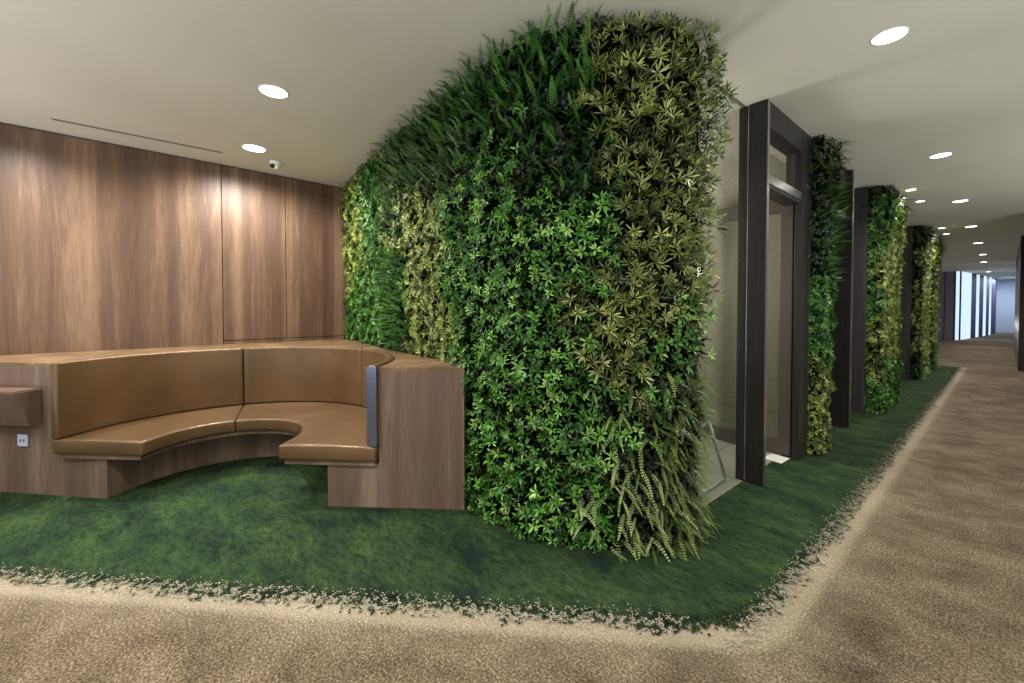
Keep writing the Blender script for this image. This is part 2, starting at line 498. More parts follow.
def rprof(z0, z1, r, crown=.0, side=.0):
    p = []
    def q(f, o, z, a0):
        for k in range(5):
            a = R(a0 + 90 * k / 4)
            p.append((f, o + r * math.cos(a), z + r * math.sin(a)))
    q(0, r, z0 + r, 180); q(1, -r, z0 + r, 270); q(1, -r, z1 - r, 0)
    if crown:
        for f in (.85, .65, .5, .35, .15): p.append((f, 0, z1 + crown * math.sin(math.pi * f)))
    q(0, r, z1 - r, 90)
    return p
def pad(name, ri, ro, a0, a1, z0, z1, e0=False, e1=False, r=.016, crown=.0):
    n = 30
    inner = arc(ri, a0, a1, n); outer = arc(ro, a0, a1, n)
    if e0:
        inner = [(-ri, -.165), (-ri, -.11), (-ri, -.05)] + inner; outer = [(-ro, -.165), (-ro, -.11), (-ro, -.05)] + outer
    if e1:
        inner += [(ri, -.05), (ri, -.11), (ri, -.165)]; outer += [(ro, -.05), (ro, -.11), (ro, -.165)]
    bm = bmesh.new(); sweep(bm, [L(*p) for p in inner], [L(*p) for p in outer], rprof(z0, z1, r, crown))
    return obj(name, bm, M['leather'], bench, smooth=True)
pad('seat_cushion', .505, 1.205, 180, 121.2, .340, .442, True, False, crown=.006)
pad('seat_cushion', .505, 1.205, 120.8, 56.2, .340, .442, crown=.006)
pad('seat_cushion', .505, 1.205, 55.8, 0, .340, .442, False, True, crown=.006)
pad('back_cushion', 1.15, 1.21, 180, 121.2, .447, 1.005, True, False)
pad('back_cushion', 1.15, 1.21, 120.8, 58.7, .447, 1.005)
pad('back_cushion', 1.15, 1.21, 58.3, 0, .447, 1.005, False, True)
bm = bmesh.new()
q = [L(1.146, -.172), L(1.214, -.172), L(1.214, -.166), L(1.146, -.166)]
prism(bm, q, .45, 1.0)
o = obj('end_trim', bm, M['steel_blue'], bench, bevel=.002); o['label'] = 'polished blue grey metal end strip'

# wooden ledge on the left face of the surround, and its socket
def fv(u): return -.13 + .075 * (-u - .79) / 1.21 - .002
led = empty('wall_ledge', (*L(-1.6, fv(-1.6)), .55))
tag(led, 'wedge-shaped wooden ledge projecting from the bench surround at left edge', 'shelf')
bm = bmesh.new()
u0, u1 = -1.36, -2.15
sec = [(0.0, .80), (-.165, .80), (-.075, .54), (0.0, .54)]
A_ = [bm.verts.new((*L(u0, fv(u0) + v - .002), z)) for v, z in sec]
B_ = [bm.verts.new((*L(u1, fv(u1) + v - .002), z)) for v, z in sec]
bm.faces.new(A_[::-1]); bm.faces.new(B_)
for i in range(4): bm.faces.new((A_[i], A_[(i + 1) % 4], B_[(i + 1) % 4], B_[i]))
obj('wedge_body', bm, M['wood_bench'], led, bevel=.003)
bm = bmesh.new()
prism(bm, [L(u0 - .012, fv(u0) - .012), L(u0 - .012, fv(u0) - .155), L(u1, fv(u1) - .155), L(u1, fv(u1) - .012)], .8005, .808)
obj('top_inlay', bm, M['wood_bench'], led)
soc = empty('power_socket', (*L(-1.53, fv(-1.53)), .41))
tag(soc, 'small pale square power socket on wood below the wedge-shaped ledge', 'socket')
bm = bmesh.new(); prism(bm, [L(-1.575, fv(-1.575) - .001), L(-1.575, fv(-1.575) - .010), L(-1.485, fv(-1.485) - .010), L(-1.485, fv(-1.485) - .001)], .365, .455)
obj('face_plate', bm, M['socket'], soc, bevel=.003)
bm = bmesh.new()
for uu in (-1.545, -1.515):
    prism(bm, [L(uu - .006, fv(uu) - .0102), L(uu - .006, fv(uu) - .0125), L(uu + .006, fv(uu) - .0125), L(uu + .006, fv(uu) - .0102)], .40, .42)
obj('socket_hole', bm, M['slot'], soc)

# --------------------------------------------------------------- foliage
class Leaves:
    def __init__(s): s.v = []; s.f = []; s.c = []; s.n = 0
    def add(s, base, d, side, nrm, ln, w, col, droop=0.0, fold=.25):
        """base, d(direction), side, nrm are (N,3) arrays; ln,w (N,)"""
        N = len(base); ln = ln[:, None]; w = w[:, None]
        mid = base + d * ln * .5
        lft = mid - side * w + nrm * w * fold; rgt = mid + side * w + nrm * w * fold
        tip = base + d * ln - nrm * ln * droop
        lf2 = base + d * ln * .78 - side * w * .7 - nrm * ln * droop * .5 + nrm * w * fold * .7
        rg2 = base + d * ln * .78 + side * w * .7 - nrm * ln * droop * .5 + nrm * w * fold * .7
        m2 = base + d * ln * .78 - nrm * ln * droop * .5
        vv = np.stack([base, lft, mid, rgt, lf2, m2, rg2, tip], 1).reshape(-1, 3)
        i = (np.arange(N) * 8)[:, None] + s.n
        tris = np.concatenate([i + np.array([[0, 2, 1]]), i + np.array([[0, 3, 2]]),
                               i + np.array([[1, 2, 5]]), i + np.array([[1, 5, 4]]),
                               i + np.array([[2, 3, 6]]), i + np.array([[2, 6, 5]]),
                               i + np.array([[4, 5, 7]]), i + np.array([[5, 6, 7]])], 0)
        s.v.append(vv); s.f.append(tris); s.c.append(np.repeat(col, 8, 0)); s.n += N * 8
    def diamonds(s, base, d, side, ln, w, col):
        N = len(base); ln = ln[:, None]; w = w[:, None]
        vv = np.stack([base, base + d * ln * .5 - side * w, base + d * ln, base + d * ln * .5 + side * w], 1).reshape(-1, 3)
        i = (np.arange(N) * 4)[:, None] + s.n
        s.f.append(np.concatenate([i + np.array([[0, 3, 2]]), i + np.array([[0, 2, 1]])], 0))
        s.v.append(vv); s.c.append(np.repeat(col, 4, 0)); s.n += N * 4
    def build(s, name, parent, label=None):
        if not s.v: return None
        v = np.concatenate(s.v); f = np.concatenate(s.f); c = np.concatenate(s.c)
        v[:, 2] = np.clip(v[:, 2], .012, H - .004)
        me = bpy.data.meshes.new(name)
        me.vertices.add(len(v)); me.vertices.foreach_set('co', v.astype(np.float32).ravel())
        me.loops.add(len(f) * 3); me.loops.foreach_set('vertex_index', f.astype(np.int32).ravel())
        me.polygons.add(len(f)); me.polygons.foreach_set('loop_start', np.arange(len(f), dtype=np.int32) * 3)
        me.polygons.foreach_set('loop_total', np.full(len(f), 3, dtype=np.int32))
        me.update(calc_edges=True)
        at = me.color_attributes.new('leaf', 'FLOAT_COLOR', 'POINT')
        cc = np.ones((len(v), 4), np.float32); cc[:, :3] = c
        at.data.foreach_set('color', cc.ravel())
        me.materials.append(M['leaves'])
        o = bpy.data.objects.new(name, me); link(o, parent)
        if parent is not None: o.matrix_parent_inverse = parent_inverse(parent)
        if label: o['label'] = label
        return o

def unit(a): return a / np.maximum(np.linalg.norm(a, axis=1, keepdims=True), 1e-9)
def palette(cols, N, var=.2):
    P = np.array([lin(c)[:3] for c in cols]); c = P[rng.integers(0, len(P), N)]
    return c * (1 + rng.uniform(-var, var, (N, 1)))

def whorls(Lv, pos, out, per, ln, w, cols, spread=(50, 95), droop=.12, tilt=.45, upb=.25, tipc=None):
    """clusters of `per` leaves round an axis"""
    K = len(pos)
    if K == 0: return
    ax = unit(out + rng.normal(0, tilt, (K, 3)) * .75 + np.array([[0, 0, upb]]))
    ref = np.where(np.abs(ax[:, 2:3]) < .9, np.array([[0, 0, 1.0]]), np.array([[1.0, 0, 0]]))
    a = unit(np.cross(ax, ref)); b = np.cross(ax, a)
    csz = rng.uniform(.75, 1.2, K)
    wc = palette(cols, K, .3)
    ph0 = rng.uniform(0, 6.28, K)
    for layer in range(1):
        for k in range(per):
            ph = ph0 + 6.283 * k / per + rng.normal(0, .22, K)
            th = np.radians(rng.uniform(spread[0], spread[1], K))
            rad = a * np.cos(ph)[:, None] + b * np.sin(ph)[:, None]
            d = unit(ax * np.cos(th)[:, None] + rad * np.sin(th)[:, None] + rng.normal(0, .14, (K, 3)))
            side = unit(np.cross(d, ax)); nrm = np.cross(side, d)
            lnn = ln * csz * rng.uniform(.75, 1.15, K)
            col = wc * rng.uniform(.75, 1.3, (K, 1))
            Lv.add(pos + rad * .003, d, side, nrm, lnn, np.full(K, w) * csz, col, droop)

def fronds(Lv, pos, out, length, cols, dirz=.6, pairs=12, leaf=.020, curve=.5, wd=.0045):
    K = len(pos)
    if K == 0: return
    tang = np.stack([-out[:, 1], out[:, 0], np.zeros(K)], 1)
    d0 = unit(out * .9 + tang * rng.normal(0, .75, (K, 1)) + np.array([[0, 0, 1.0]]) * (dirz + rng.normal(0, .4, (K, 1))))
    bend = np.array([[0, 0, -1.0]]) * curve * np.sign(dirz if dirz else 1)
    if dirz < 0: bend = np.array([[0, 0, -1.0]]) * curve
    Ls = length * rng.uniform(.6, 1.15, K)
    col = palette(cols, K, .25)
    p = pos.copy(); d = d0.copy()
    for j in range(pairs):
        t = j / (pairs - 1)
        step = Ls / pairs
        d = unit(d + bend * .09)
        p2 = p + d * step[:, None]
        side = unit(np.cross(d, np.array([[0, 0, 1.0]]) + out * .8)); nrm = np.cross(side, d)
        prof = math.sin(math.pi * min(1, .15 + .85 * (1 - t))) ** .6 * (1 - .75 * t) + .12
        cj = col * rng.uniform(.8, 1.25, (K, 1)) * (1 + .35 * t)
        for sg in (-1, 1):
            dd = unit(side * sg + d * .8 + nrm * .25)
            s2 = unit(np.cross(dd, nrm))
            Lv.diamonds(p, dd, s2, leaf * prof * (Ls / length), np.full(K, wd), cj)
        Lv.diamonds(p, d, side, step * 1.2, np.full(K, .0012), col * .7)
        p = p2

class Path:
    def __init__(s, pts):
        s.p = np.array(pts, float); d = np.diff(s.p, axis=0); s.l = np.linalg.norm(d, axis=1)
        s.c = np.concatenate([[0], np.cumsum(s.l)]); s.t = d / s.l[:, None]
        s.L = s.c[-1]
        # smooth normals at vertices (outward = right of travel)
        n = np.stack([s.t[:, 1], -s.t[:, 0]], 1)
        vn = np.concatenate([n[:1], n[:-1] + n[1:], n[-1:]]); s.vn = vn / np.linalg.norm(vn, axis=1, keepdims=True)
    def at(s, q):
        i = np.clip(np.searchsorted(s.c, q) - 1, 0, len(s.l) - 1)
        f = ((q - s.c[i]) / s.l[i])[:, None]
        p = s.p[i] * (1 - f) + s.p[i + 1] * f
        n = s.vn[i] * (1 - f) + s.vn[i + 1] * f
        n /= np.linalg.norm(n, axis=1, keepdims=True)
        return p, n

def scatter(path, dens, z0=.03, z1=H - .02, s0=0, s1=None):
    s1 = path.L if s1 is None else s1
    gs = 1 / math.sqrt(dens)
    A, B = np.meshgrid(np.arange(s0, s1, gs), np.arange(z0, z1, gs))
    q = A.ravel() + rng.uniform(-.5, .5, A.size) * gs; z = B.ravel() + rng.uniform(-.5, .5, A.size) * gs
    q = np.clip(q, s0, s1 - 1e-4); z = np.clip(z, z0, z1)
    return q, z
def fbm(q, z, sc, seed):
    return np.array([noise.noise((a * sc, b * sc, seed)) for a, b in zip(q, z)])
def place(path, q, z, depth0, depth1, clump=8.5):
    p, n = path.at(q)
    cl = fbm(q, z, clump, 4.2)
    dep = depth0 + (depth1 - depth0) * np.clip(.5 + cl * 1.1, 0, 1) * rng.uniform(.6, 1.0, len(q))
    dep = dep * np.clip((z + .25) / .4, .55, 1) + .06 * np.clip((z - 1.9) / 1.0, 0, 1)
    pos = np.stack([p[:, 0] + n[:, 0] * dep, p[:, 1] + n[:, 1] * dep, z], 1)
    out = np.stack([n[:, 0], n[:, 1], np.zeros(len(q))], 1)
    return pos, out

ROS = [(54, 100, 32), (68, 122, 40), (40, 78, 26), (92, 146, 54), (132, 174, 88), (56, 108, 36)]
BRI = [(54, 102, 34), (68, 122, 42), (42, 82, 28), (90, 138, 56)]
VAR = [(98, 114, 50), (128, 140, 70), (66, 84, 34), (164, 170, 104), (110, 122, 50), (52, 70, 28)]
YEL = [(112, 132, 52), (142, 158, 72), (88, 110, 42), (172, 182, 104), (66, 90, 34)]
FRN = [(56, 102, 38), (70, 120, 46), (42, 78, 32), (98, 144, 64)]
FBL = [(74, 108, 58), (92, 124, 70), (58, 90, 48), (114, 144, 90)]
FOL = [(84, 102, 42), (66, 90, 36), (108, 122, 56), (50, 72, 28)]
FPA = [(120, 140, 80), (96, 122, 60), (146, 162, 104)]

# main living wall
wallpts = [(-5.66, 1.98), (-3.75, 1.77), (-2.42, 1.70), (-2.10, 1.68), (-1.88, 1.72), (-1.68, 1.80), (-1.51, 1.93), (-1.36, 2.06), (-1.24, 2.24), (-1.205, 2.42), (-1.24, 2.56), (-1.34, 2.63), (-1.46, 2.64)]
P1 = Path(wallpts)
lw = tag(empty('living_wall', (-2.6, 2.2, 0)), 'large floor-to-ceiling living plant wall curving behind the curved bench', 'plant wall')
bm = bmesh.new(); prism(bm, wallpts + [(-5.66, 2.64)], .008, H - .002)
obj('backing', bm, M['moss'], lw)

def zone(q, z):
    n1 = fbm(q, z, 2.2, 1.0) * .24 + fbm(q, z, 9, 8.0) * .22; n2 = fbm(q, z, 2.5, 5.0) * .35 + fbm(q, z, 8, 2.0) * .25
    s = q + n1; t = z + n2
    out = np.full(len(q), 'A', dtype='<U1')
    out[(s < 1.05)] = 'D'
    out[(s < 1.3) & (t < 1.6)] = 'G'
    out[(s >= .95) & (s < 1.75)] = 'G'
    out[(s >= 1.55) & (s < 2.25)] = 'F'
    out[(s >= 1.6) & (s < 2.5) & (t > 1.95)] = 'D'
    out[(s >= 2.15) & (s < 3.0)] = 'D'
    out[(s >= 1.7) & (s < 3.35) & (t > 2.35)] = 'U'
    out[(s >= 2.9) & (s < 4.35) & (t > 2.55)] = 'F'
    out[(s >= 3.75) & (s < 4.3) & (t > 2.05)] = 'F'
    out[(s >= 4.22) & (t > 1.2)] = 'B'
    out[(s >= 4.12) & (s < 4.5) & (t > .95) & (t < 1.5)] = 'B'
    out[(s >= 4.7) & (t > .95) & (t < 1.4)] = 'A'
    out[(s >= 4.5) & (t < 1.0)] = 'O'
    out[(s >= 4.2) & (s < 4.56) & (t < .7)] = 'P'
    out[(q < 3.17) & (z < .985)] = 'X'          # hidden behind the bench: nothing planted there
    return out

def planting(path, zf, parent, d0=.0, d1=.10, k=1.0, szs=1.0, far=False):
    """k scales density, szs scales leaf size"""
    G = {n: Leaves() for n in ('ros', 'tiny', 'var', 'fern')}
    # rosettes (back layer's colours dimmed, painting shade into the gaps)
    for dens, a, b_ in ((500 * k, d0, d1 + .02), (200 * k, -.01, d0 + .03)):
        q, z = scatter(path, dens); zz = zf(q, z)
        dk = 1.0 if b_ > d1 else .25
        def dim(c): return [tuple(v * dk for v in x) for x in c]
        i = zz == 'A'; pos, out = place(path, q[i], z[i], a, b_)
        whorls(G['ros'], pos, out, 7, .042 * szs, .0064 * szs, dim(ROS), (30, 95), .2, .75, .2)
        i = zz == 'B'; pos, out = place(path, q[i], z[i], a, b_ + .01)
        whorls(G['var'], pos, out, 9, .056 * szs, .0045 * szs, dim(VAR), (35, 85), -.05, .5, .3)
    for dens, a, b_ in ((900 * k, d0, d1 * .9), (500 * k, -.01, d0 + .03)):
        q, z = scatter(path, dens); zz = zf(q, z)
        dk = 1.0 if b_ > d0 + .031 else .3  # back layer's palette darkened too, shade between leaves put into colour
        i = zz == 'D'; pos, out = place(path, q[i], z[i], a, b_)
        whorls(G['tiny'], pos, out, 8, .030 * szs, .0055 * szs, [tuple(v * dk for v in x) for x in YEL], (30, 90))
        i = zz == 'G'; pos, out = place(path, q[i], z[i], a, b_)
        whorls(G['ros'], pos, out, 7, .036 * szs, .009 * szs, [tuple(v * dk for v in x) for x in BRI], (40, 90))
    q, z = scatter(path, 620 * k); zz = zf(q, z)
    for key, cols, dz, cv, ln, lf in (('F', FRN, .55, .5, .17, .026), ('U', FBL, .75, .6, .15, .024), ('O', FOL, -.15, .8, .16, .026), ('P', FPA, -.35, .9, .17, .022)):
        i = (zz == key) & ((rng.uniform(0, 1, len(q)) < .6) if key == 'P' else True); pos, out = place(path, q[i], z[i], d0 - .02, d1 * .55)
        fronds(G['fern'], pos, out, ln * szs, cols, dz, 12, lf * szs, cv, .0040 * szs)
    # sparse under-leaves behind the ferns, shade painted in as dark colour
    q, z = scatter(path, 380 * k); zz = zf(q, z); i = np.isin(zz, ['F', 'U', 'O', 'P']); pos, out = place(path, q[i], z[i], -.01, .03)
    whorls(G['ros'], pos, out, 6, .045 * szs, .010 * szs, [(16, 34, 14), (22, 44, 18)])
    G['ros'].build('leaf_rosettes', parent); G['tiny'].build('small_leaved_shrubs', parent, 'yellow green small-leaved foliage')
    G['var'].build('variegated_foliage', parent, 'narrow variegated leaves'); G['fern'].build('fern_fronds', parent, 'feathery fern fronds')
planting(P1, zone, lw)

# planted pillars along the corridor
def pillar(label, y0, y1, xo, zf, k=1.0, szs=1.0, cas_x=-1.41, yn=None):
    yn = y0 if yn is None else yn
    t = tag(empty('planted_pillar', ((xo + cas_x) / 2, (y0 + y1) / 2, 0)), label, 'plant pillar', 'planted pillars along the corridor')
    bm = bmesh.new(); box(bm, cas_x, -1.205, yn, y1 + .03, .008, H - .002)
    obj('casing', bm, M['casing'], t, bevel=.003)
    pts = [(-1.2, y0 + .04), (xo - .09, y0 + .06), (xo - .075, y0 + .09), (xo - .075, y1 - .06), (xo - .10, y1 - .03), (-1.2, y1 - .02)]
    bm = bmesh.new(); prism(bm, [(-1.204, y0 + .04)] + pts[1:-1] + [(-1.204, y1 - .02)], .008, H - .002)
    obj('backing', bm, M['moss'], t)
    planting(Path([(-1.24, y0 + .04)] + pts[1:-1] + [(-1.24, y1 - .02)]), zf, t, -.01, .07, k, szs)
    return t
def zp2(q, z):
    n = fbm(q, z, 2.5, 3) * .5
    o = np.full(len(q), 'F', dtype='<U1'); o[(z + n < 1.7)] = 'G'; o[(z + n < 1.0)] = 'D'; o[(z + n > 2.75)] = 'O'; return o
def zp3(q, z):
    n = fbm(q, z, 2.5, 6) * .4
    o = np.full(len(q), 'D', dtype='<U1'); o[(q + n < .12)] = 'G'; o[(q > .22) & (z + n < .7)] = 'G'; o[(z + n > 2.75)] = 'O'; return o
def zp4(q, z):
    n = fbm(q, z, 2.5, 9) * .4
    o = np.full(len(q), 'D', dtype='<U1'); o[(q + n < .08)] = 'F'; o[(z + n > 2.7)] = 'O'; return o
pillar('narrow feathery green pillar directly beside the first door frame', 4.70, 5.13, -1.06, zp2, 1.0, 1.0)
pillar('wide yellow-green leafy pillar beyond the second door frame', 7.2, 8.5, -.98, zp3, .8, 1.15, yn=7.14)
pillar('green pillar behind the wide yellow-green one, before the last pillar', 11.25, 12.5, -1.0, zp4, .6, 1.25, yn=11.2)
pillar('farthest slim green pillar at the end of the green carpet', 13.3, 14.1, -1.0, zp4, .5, 1.35, yn=13.25)

# --------------------------------------------------- portals, glass, doors
def portal(label, y0, y1, xn, zt, near_hidden=False, yfar=.24):
    t = tag(empty('door_portal', (-1.3, (y0 + y1) / 2, 0)), label, 'door frame', 'dark door frames along the corridor')
    xi = -1.41
    bm = bmesh.new(); box(bm, xi, -1.345, y0, y0 + .05, .008, H - .002); obj('post', bm, M['frame'], t, bevel=.002)
    bm = bmesh.new(); box(bm, -1.337, xn, y0 - .004, y0 + .05, .008, H - .002); obj('post', bm, M['frame'], t, bevel=.002)
    bm = bmesh.new(); box(bm, -1.345, -1.337, y0 + .004, y0 + .045, .008, H - .002); o = obj('metal_strip', bm, M['chrome'], t)
    bm = bmesh.new(); box(bm, xn + .0005, xn + .003, y0 + .004, y0 + .042, .008, H - .002); o = obj('edge_strip', bm, M['chrome'], t)
    bm = bmesh.new(); box(bm, xn - .055, xn, y1 - yfar, y1, .008, H - .002); obj('post', bm, M['frame'], t, bevel=.002)
    bm = bmesh.new(); box(bm, -1.337, xn - .001, y0 + .05, y1 - yfar, H - .20, H - .002); obj('header', bm, M['frame'], t, bevel=.002)
    bm = bmesh.new(); box(bm, -1.337, xn - .004, y0 + .05, y1 - yfar, zt + .012, zt + .085); obj('transom_bar', bm, M['chrome'], t, bevel=.002)
    bm = bmesh.new(); box(bm, -1.345, xn - .01, y0 + .05, y1 - yfar, zt - .02, zt + .012); obj('door_head', bm, M['frame'], t)
    return t
portal('tall dark metal door frame nearest the large plant wall', 3.59, 4.69, -1.205, 2.36)

# second portal: its far post carries the bright edge
def portal2(label, y0, y1, zt, xn=-1.17):
    t = tag(empty('door_portal', (-1.3, (y0 + y1) / 2, 0)), label, 'door frame', 'dark door frames along the corridor')
    bm = bmesh.new(); box(bm, -1.41, -1.215, y0, y0 + .05, .008, H - .002); obj('post', bm, M['frame'], t, bevel=.002)
    bm = bmesh.new(); box(bm, -1.41, xn, y1 - .05, y1, .008, H - .002); obj('post', bm, M['frame'], t, bevel=.002)
    bm = bmesh.new(); box(bm, xn + .0005, xn + .008, y1 - .05, y1 - .002, .008, H - .002); obj('edge_strip', bm, M['chrome'], t)
    bm = bmesh.new(); box(bm, -1.337, -1.22, y0 + .05, y1 - .05, H - .25, H - .002); obj('header', bm, M['frame'], t, bevel=.002)
    bm = bmesh.new(); box(bm, -1.337, -1.222, y0 + .05, y1 - .05, zt + .012, zt + .085); obj('transom_bar', bm, M['chrome'], t, bevel=.002)
    bm = bmesh.new(); box(bm, -1.39, -1.355, y0 + .06, y1 - .06, .008, zt); d = obj('door_leaf', bm, M['door_frame'], t)
    return t
portal2('dark door frame between the narrow and the wide plant pillars', 5.17, 6.2, 2.42)
portal2('dark door frame between the wide pillar and the next pillar', 8.56, 9.6, 2.42, -1.22)

# glazing
def pane(y0, y1, z0=0.008, z1=H - .003, x=-1.375):
    bm = bmesh.new(); box(bm, x - .006, x + .006, y0, y1, z0, z1); return bm
g1 = tag(empty('window_1', (-1.375, 3.1, 0)), kind='structure')
obj('window_glass', pane(2.66, 3.585), M['glass'], g1)
bm = bmesh.new(); box(bm, -1.385, -1.365, 2.66, 3.585, H - .006, H - .001); obj('window_frame', bm, M['slot'], g1)
g2 = tag(empty('window_2', (-1.375, 4.1, 2.5)), kind='structure')
obj('window_glass', pane(3.65, 4.55, 2.45, 2.75, -1.36), M['glass'], g2)
g3 = tag(empty('window_3', (-1.4, 8, 0)), kind='structure')
obj('window_glass', pane(6.21, 7.13, x=-1.40), M['glass'], g3)
g4 = tag(empty('window_4', (-1.4, 9, 0)), kind='structure')
obj('window_glass', pane(9.61, 11.19, x=-1.40), M['glass'], g4)

# open glass door leaf, turned into the room
dl = tag(empty('glass_door', (-1.32, 4.5, 0)), 'open bronze-framed glass door leaf inside the first door frame', 'door')
xa, xb, ya, yb, zt = -1.285, -2.35, 4.50, 4.55, 2.43
bm = bmesh.new(); box(bm, xa - .105, xa, ya, yb, .012, zt); obj('stile', bm, M['door_frame'], dl, bevel=.003)
bm = bmesh.new(); box(bm, xb, xb + .105, ya, yb, .012, zt); obj('stile', bm, M['door_frame'], dl, bevel=.003)
bm = bmesh.new(); box(bm, xb + .105, xa - .105, ya, yb, zt - .13, zt); obj('rail', bm, M['door_frame'], dl, bevel=.003)
bm = bmesh.new(); box(bm, xb + .105, xa - .105, ya, yb, .012, .15); obj('rail', bm, M['door_frame'], dl, bevel=.003)
bm = bmesh.new(); box(bm, xb + .1, xa - .1, ya + .02, ya + .03, .145, zt - .125); obj('pane', bm, M['glass_door'], dl)

# room behind the glass
bm = bmesh.new(); box(bm, -5.6, -1.42, 4.95, 5.05, 0, H); struct('wall_back', bm, M['beige_wall'])
bm = bmesh.new(); box(bm, -5.7, -5.6, 2.65, 4.95, 0, H); struct('wall_side', bm, M['beige_wall'])
bm = bmesh.new(); box(bm, -5.66, -1.48, 2.645, 2.66, 0, H); struct('wall_front', bm, M['beige_wall'])
bm = bmesh.new(); box(bm, -3.2, -3.1, 5.05, 14.4, 0, H); struct('wall_inner', bm, M['casing'])
bm = bmesh.new(); box(bm, -3.1, -1.41, 14.3, 14.4, 0, H); struct('wall_end', bm, M['casing'])

# tubular chair just inside the glass
ch = tag(empty('visitor_chair', (-1.7, 3.2, 0)), 'pale tubular metal chair standing inside the glass beside the plant wall', 'chair')
for xx in (-1.45, -1.97):
    bm = bmesh.new()
    tube(bm, fillet([(xx, 3.20, .53), (xx, 3.5, .018), (xx, 2.95, .018)], .05), .0125)
    obj('leg', bm, M['tube'], ch, smooth=True)
bm = bmesh.new(); tube(bm, fillet([(-1.45, 3.2, .53), (-1.45, 2.93, .50), (-1.45, 2.80, .86), (-1.97, 2.80, .86), (-1.97, 2.93, .50), (-1.97, 3.2, .53)], .05), .0125)
obj('seat_frame', bm, M['tube'], ch, smooth=True)
bm = bmesh.new(); prism(bm, [(-1.92, 2.95), (-1.50, 2.95), (-1.50, 3.19), (-1.92, 3.19)], .485, .515); obj('seat', bm, M['seat_grey'], ch, bevel=.01)
bm = bmesh.new()
v = [bm.verts.new(c) for c in ((-1.93, 2.90, .56), (-1.49, 2.90, .56), (-1.49, 2.80, .86), (-1.93, 2.80, .86), (-1.93, 2.88, .56), (-1.49, 2.88, .56), (-1.49, 2.78, .86), (-1.93, 2.78, .86))]
for f in ((0, 1, 2, 3), (7, 6, 5, 4), (0, 4, 5, 1), (1, 5, 6, 2), (2, 6, 7, 3), (3, 7, 4, 0)): bm.faces.new([v[i] for i in f])
obj('backrest', bm, M['seat_grey'], ch)
# thin white quad on the floor at the foot of the door
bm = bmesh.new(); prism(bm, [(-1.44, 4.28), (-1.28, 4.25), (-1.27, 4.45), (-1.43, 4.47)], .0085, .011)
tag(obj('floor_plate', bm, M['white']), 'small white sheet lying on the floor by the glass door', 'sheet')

# ------------------------------------------------------------ far corridor
bm = bmesh.new(); box(bm, -3, 3, 36.5, 36.7, 0, H); struct('wall_far', bm, M['far_white'])
segs = [(-1.60, -1.78), (-1.50, -1.75)]
wb = tag(empty('wall_cross', (-1.8, 26.7, 0)), kind='structure')
for xa_, xb_, mm in ((-3.1, -1.79, 'lilac'), (-1.79, -1.75, 'navy'), (-1.75, -1.5, 'lilac'), (-1.5, -1.43, 'navy'), (-1.32, -1.27, 'navy')):
    bm = bmesh.new(); box(bm, xa_, xb_, 26.6, 26.75, 0, H - .003); obj('cross_panel', bm, M[mm], wb)
w5 = tag(empty('window_5', (-1.375, 26.7, 0)), kind='structure')
bm = bmesh.new(); box(bm, -1.43, -1.32, 26.66, 26.7, 0, H - .003); obj('window_glass', bm, M['day'], w5)
ptsf = [(-1.28, 26.83), (-1.05, 28.74), (-.93, 29.78), (-.85, 30.43), (-.74, 31.34), (-.66, 32.05), (-.57, 32.79), (-.51, 33.3), (-.39, 34.36)]
wn = 6; order = ['third', 'x']
fin_lab = ['first navy upright fin in the far bright window row', 'second navy upright fin in the far bright window row', 'third navy upright fin in the far bright window row', 'last navy upright fin, beside the pale end wall']
fi = 0
for i in range(8):
    bm = bmesh.new(); segbox(bm, ptsf[i], ptsf[i + 1], .12, 0.0, H - .003)
    if i % 2 == 0:
        o = obj('window_%d' % wn, bm, M['day']); tag(o, kind='structure'); wn += 1
    else:
        o = obj('upright_fin', bm, M['navy']); tag(o, fin_lab[fi], 'column', 'navy fins at the far window'); fi += 1
bm = bmesh.new(); segbox(bm, (-.39, 34.36), (-.37, 36.5), .12, 0, H - .003); struct('wall_window_return', bm, M['navy'])
# right side
wr = tag(empty('wall_right', (.4, 18, 0)), kind='structure')
for x_, a_, b_ in ((.19, 14.6, 22), (.275, 11.0, 14.2)):
    bm = bmesh.new(); box(bm, x_, 1.2, a_, b_, .004, H - .003); obj('wall_panel', bm, M['dark_wood'], wr)
bm = bmesh.new(); box(bm, .6, .8, 22, 36.5, 0, H); struct('wall_right_far', bm, M['far_white'])
bm = bmesh.new(); box(bm, 1.2, 7, 11.5, 11.6, 0, H); struct('wall_lobby', bm, M['paint'])

# ---------------------------------------------------- ceiling equipment
def downlight(x, y, r, label, group, energy=None, angle=150, blend=1.0):
    t = tag(empty('ceiling_downlight', (x, y, H)), label, 'ceiling light', group)
    bm = bmesh.new()
    n = 40
    def ringv(rr, z): return [bm.verts.new((x + rr * math.cos(2 * math.pi * i / n), y + rr * math.sin(2 * math.pi * i / n), z)) for i in range(n)]
    A0 = ringv(r + .009, H - .0005); A1 = ringv(r + .008, H - .005); A2 = ringv(r + .001, H - .006); A3 = ringv(r, H - .0005)
    for a, b_ in ((A0, A1), (A1, A2), (A2, A3)):
        for i in range(n): bm.faces.new((a[i], a[(i + 1) % n], b_[(i + 1) % n], b_[i]))
    obj('trim_ring', bm, M['white'], t, smooth=True)
    bm = bmesh.new(); cyl(bm, (x, y), r, r, H - .004, H - .001, 40); obj('diffuser', bm, M['lamp'], t)
    if energy:
        l = bpy.data.lights.new('downlight_lamp', 'SPOT'); l.energy = energy; l.spot_size = R(angle); l.spot_blend = blend
        l.shadow_soft_size = r; l.color = (1.0, .965, .915)
        o = bpy.data.objects.new('lamp', l); o.location = (0, 0, -.02); link(o, t)
big = 'large round ceiling downlights'
G1 = 'large downlights in the corridor row'
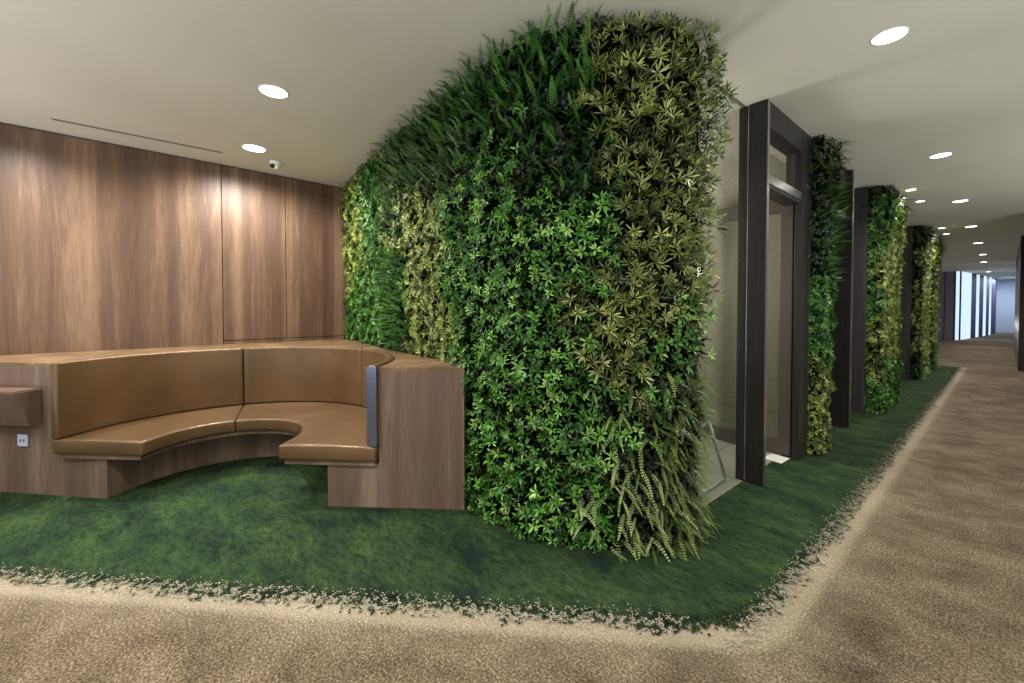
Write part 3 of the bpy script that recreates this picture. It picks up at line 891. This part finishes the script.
downlight(-3.53, .69, .09, 'large round downlight over the green carpet in front of the bench', big, 200)
downlight(-4.90, .78, .096, 'large round downlight close to the wood wall beside the dome camera', big, 300, 172, .55)
E0 = 165
ordn = ['nearest and largest', 'second nearest', 'third', 'fourth', 'fifth', 'sixth', 'seventh', 'farthest']
for i, y in enumerate((3.31, 6.29, 9.2, 12.23, 15.44, 18.87, 21.99, 28.04)):
    downlight(-.47 if i < 6 else -.53, y, .078, f'{ordn[i]} downlight of the long corridor ceiling row', G1, E0)
sm = 'small round downlights beside the pillars'
for y, lb in ((7.81, 'first small downlight above the wide yellow-green pillar'), (8.75, 'second small downlight just beyond the first small one'),
              (12.0, 'third small downlight near the third plant pillar'), (13.02, 'fourth and farthest small downlight near the last pillars')):
    downlight(-.86, y, .048, lb, sm, 30)

dc = tag(empty('dome_camera', (-5.21, 1.03, H)), 'small white dome security camera on ceiling near the wood wall', 'camera')
bm = bmesh.new(); cyl(bm, (-5.21, 1.03), .055, .062, H - .03, H - .001, 32); obj('base', bm, M['white'], dc, smooth=False, bevel=.004)
bm = bmesh.new(); bmesh.ops.create_uvsphere(bm, u_segments=24, v_segments=12, radius=.046)
for v_ in bm.verts: v_.co += Vector((-5.21, 1.03, H - .034))
obj('housing', bm, M['white'], dc, smooth=True)
bm = bmesh.new(); bmesh.ops.create_uvsphere(bm, u_segments=20, v_segments=10, radius=.024)
for v_ in bm.verts: v_.co += Vector((-5.185, .995, H - .056))
obj('lens', bm, M['black'], dc, smooth=True)

vs = tag(empty('ceiling_air_slot', (-5.245, -.05, H)), 'long thin recessed air slot in the ceiling along the wood wall', 'air vent')
bm = bmesh.new(); box(bm, -5.27, -5.225, -.64, .55, H - .003, H - .0005); obj('slot_opening', bm, M['slot'], vs)
bm = bmesh.new(); box(bm, -5.276, -5.27, -.65, .56, H - .004, H - .0005); box(bm, -5.225, -5.219, -.65, .56, H - .004, H - .0005)
obj('slot_frame', bm, M['ceiling'], vs)

# --------------------------------------------------------------- lamps
def lamp(name, typ, loc, energy, color=(1, 1, 1), size=.3, rot=(0, 0, 0), **k):
    l = bpy.data.lights.new(name, typ); l.energy = energy; l.color = color
    if typ == 'AREA': l.shape = 'DISK'; l.size = size
    elif typ == 'SPOT': l.shadow_soft_size = size; l.spot_size = R(k.get('angle', 100)); l.spot_blend = 1.0
    else: l.shadow_soft_size = size
    o = bpy.data.objects.new(name, l); o.location = loc; o.rotation_euler = rot; return link(o)
WARM = (1.0, .965, .92)
# the lobby's other downlights, behind and beside the camera
for x, y, e in ((-.47, .3, 210), (-.47, -2.7, 150), (-3.5, -2.3, 150), (-4.9, -.95, 240), (-4.9, -2.7, 150), (2.2, 1.2, 150), (2.2, -2, 150), (2.2, 4.5, 150), (-1.9, -.6, 230)):
    lamp('lobby_lamp', 'SPOT', (x, y, H - .03), e, WARM, .09, angle=160)
# upward fill lights added out of view to brighten the ceiling
for x, y, e in ((-2.6, -3.6, 135), (.6, -3.4, 135), (3.4, -.6, 135), (3.8, 3.4, 135), (3.6, 7.5, 135), (-5.0, -4.2, 90)):
    lamp('uplighter', 'AREA', (x, y, .5), e * 1.15, (.95, .98, 1.0), 2.6, (R(180), 0, 0))
for y in (12.5, 15, 17.5, 20, 22.5, 25):
    lamp('corridor_lamp', 'POINT', (-.5, y, .8), 9, (1, .96, .92), 0.0)  # unseen point lights added to brighten the far corridor and its ceiling
lamp('room_lamp', 'POINT', (-2.9, 3.5, 1.9), 80, WARM, .25)  # unseen fill light added to brighten the room behind the glass
lamp('window_daylight', 'AREA', (.1, 34.5, H - .05), 70, (.78, .88, 1), .5)  # bluish fill light added under the ceiling to brighten the far wall

w = bpy.data.worlds.new('world'); scene.world = w; w.use_nodes = True
w.node_tree.nodes['Background'].inputs[0].default_value = (.93, .96, 1, 1)
w.node_tree.nodes['Background'].inputs[1].default_value = .6

# --------------------------------------------------------------- camera
cam = bpy.data.cameras.new('camera'); co = bpy.data.objects.new('camera', cam); link(co)
co.location = (0, 0, 1.4)
co.rotation_euler = (R(90 - 1.2), 0, R(49.63))
cam.sensor_width = 36; cam.lens = 420 / 1024 * 36; cam.shift_y = -24.7 / 1024
cam.clip_end = 200
scene.camera = co
scene.view_settings.view_transform = 'Standard'
scene.view_settings.look = 'None'
scene.view_settings.exposure = 0.08
scene.cycles.max_bounces = 8; scene.cycles.diffuse_bounces = 4; scene.cycles.transparent_max_bounces = 16
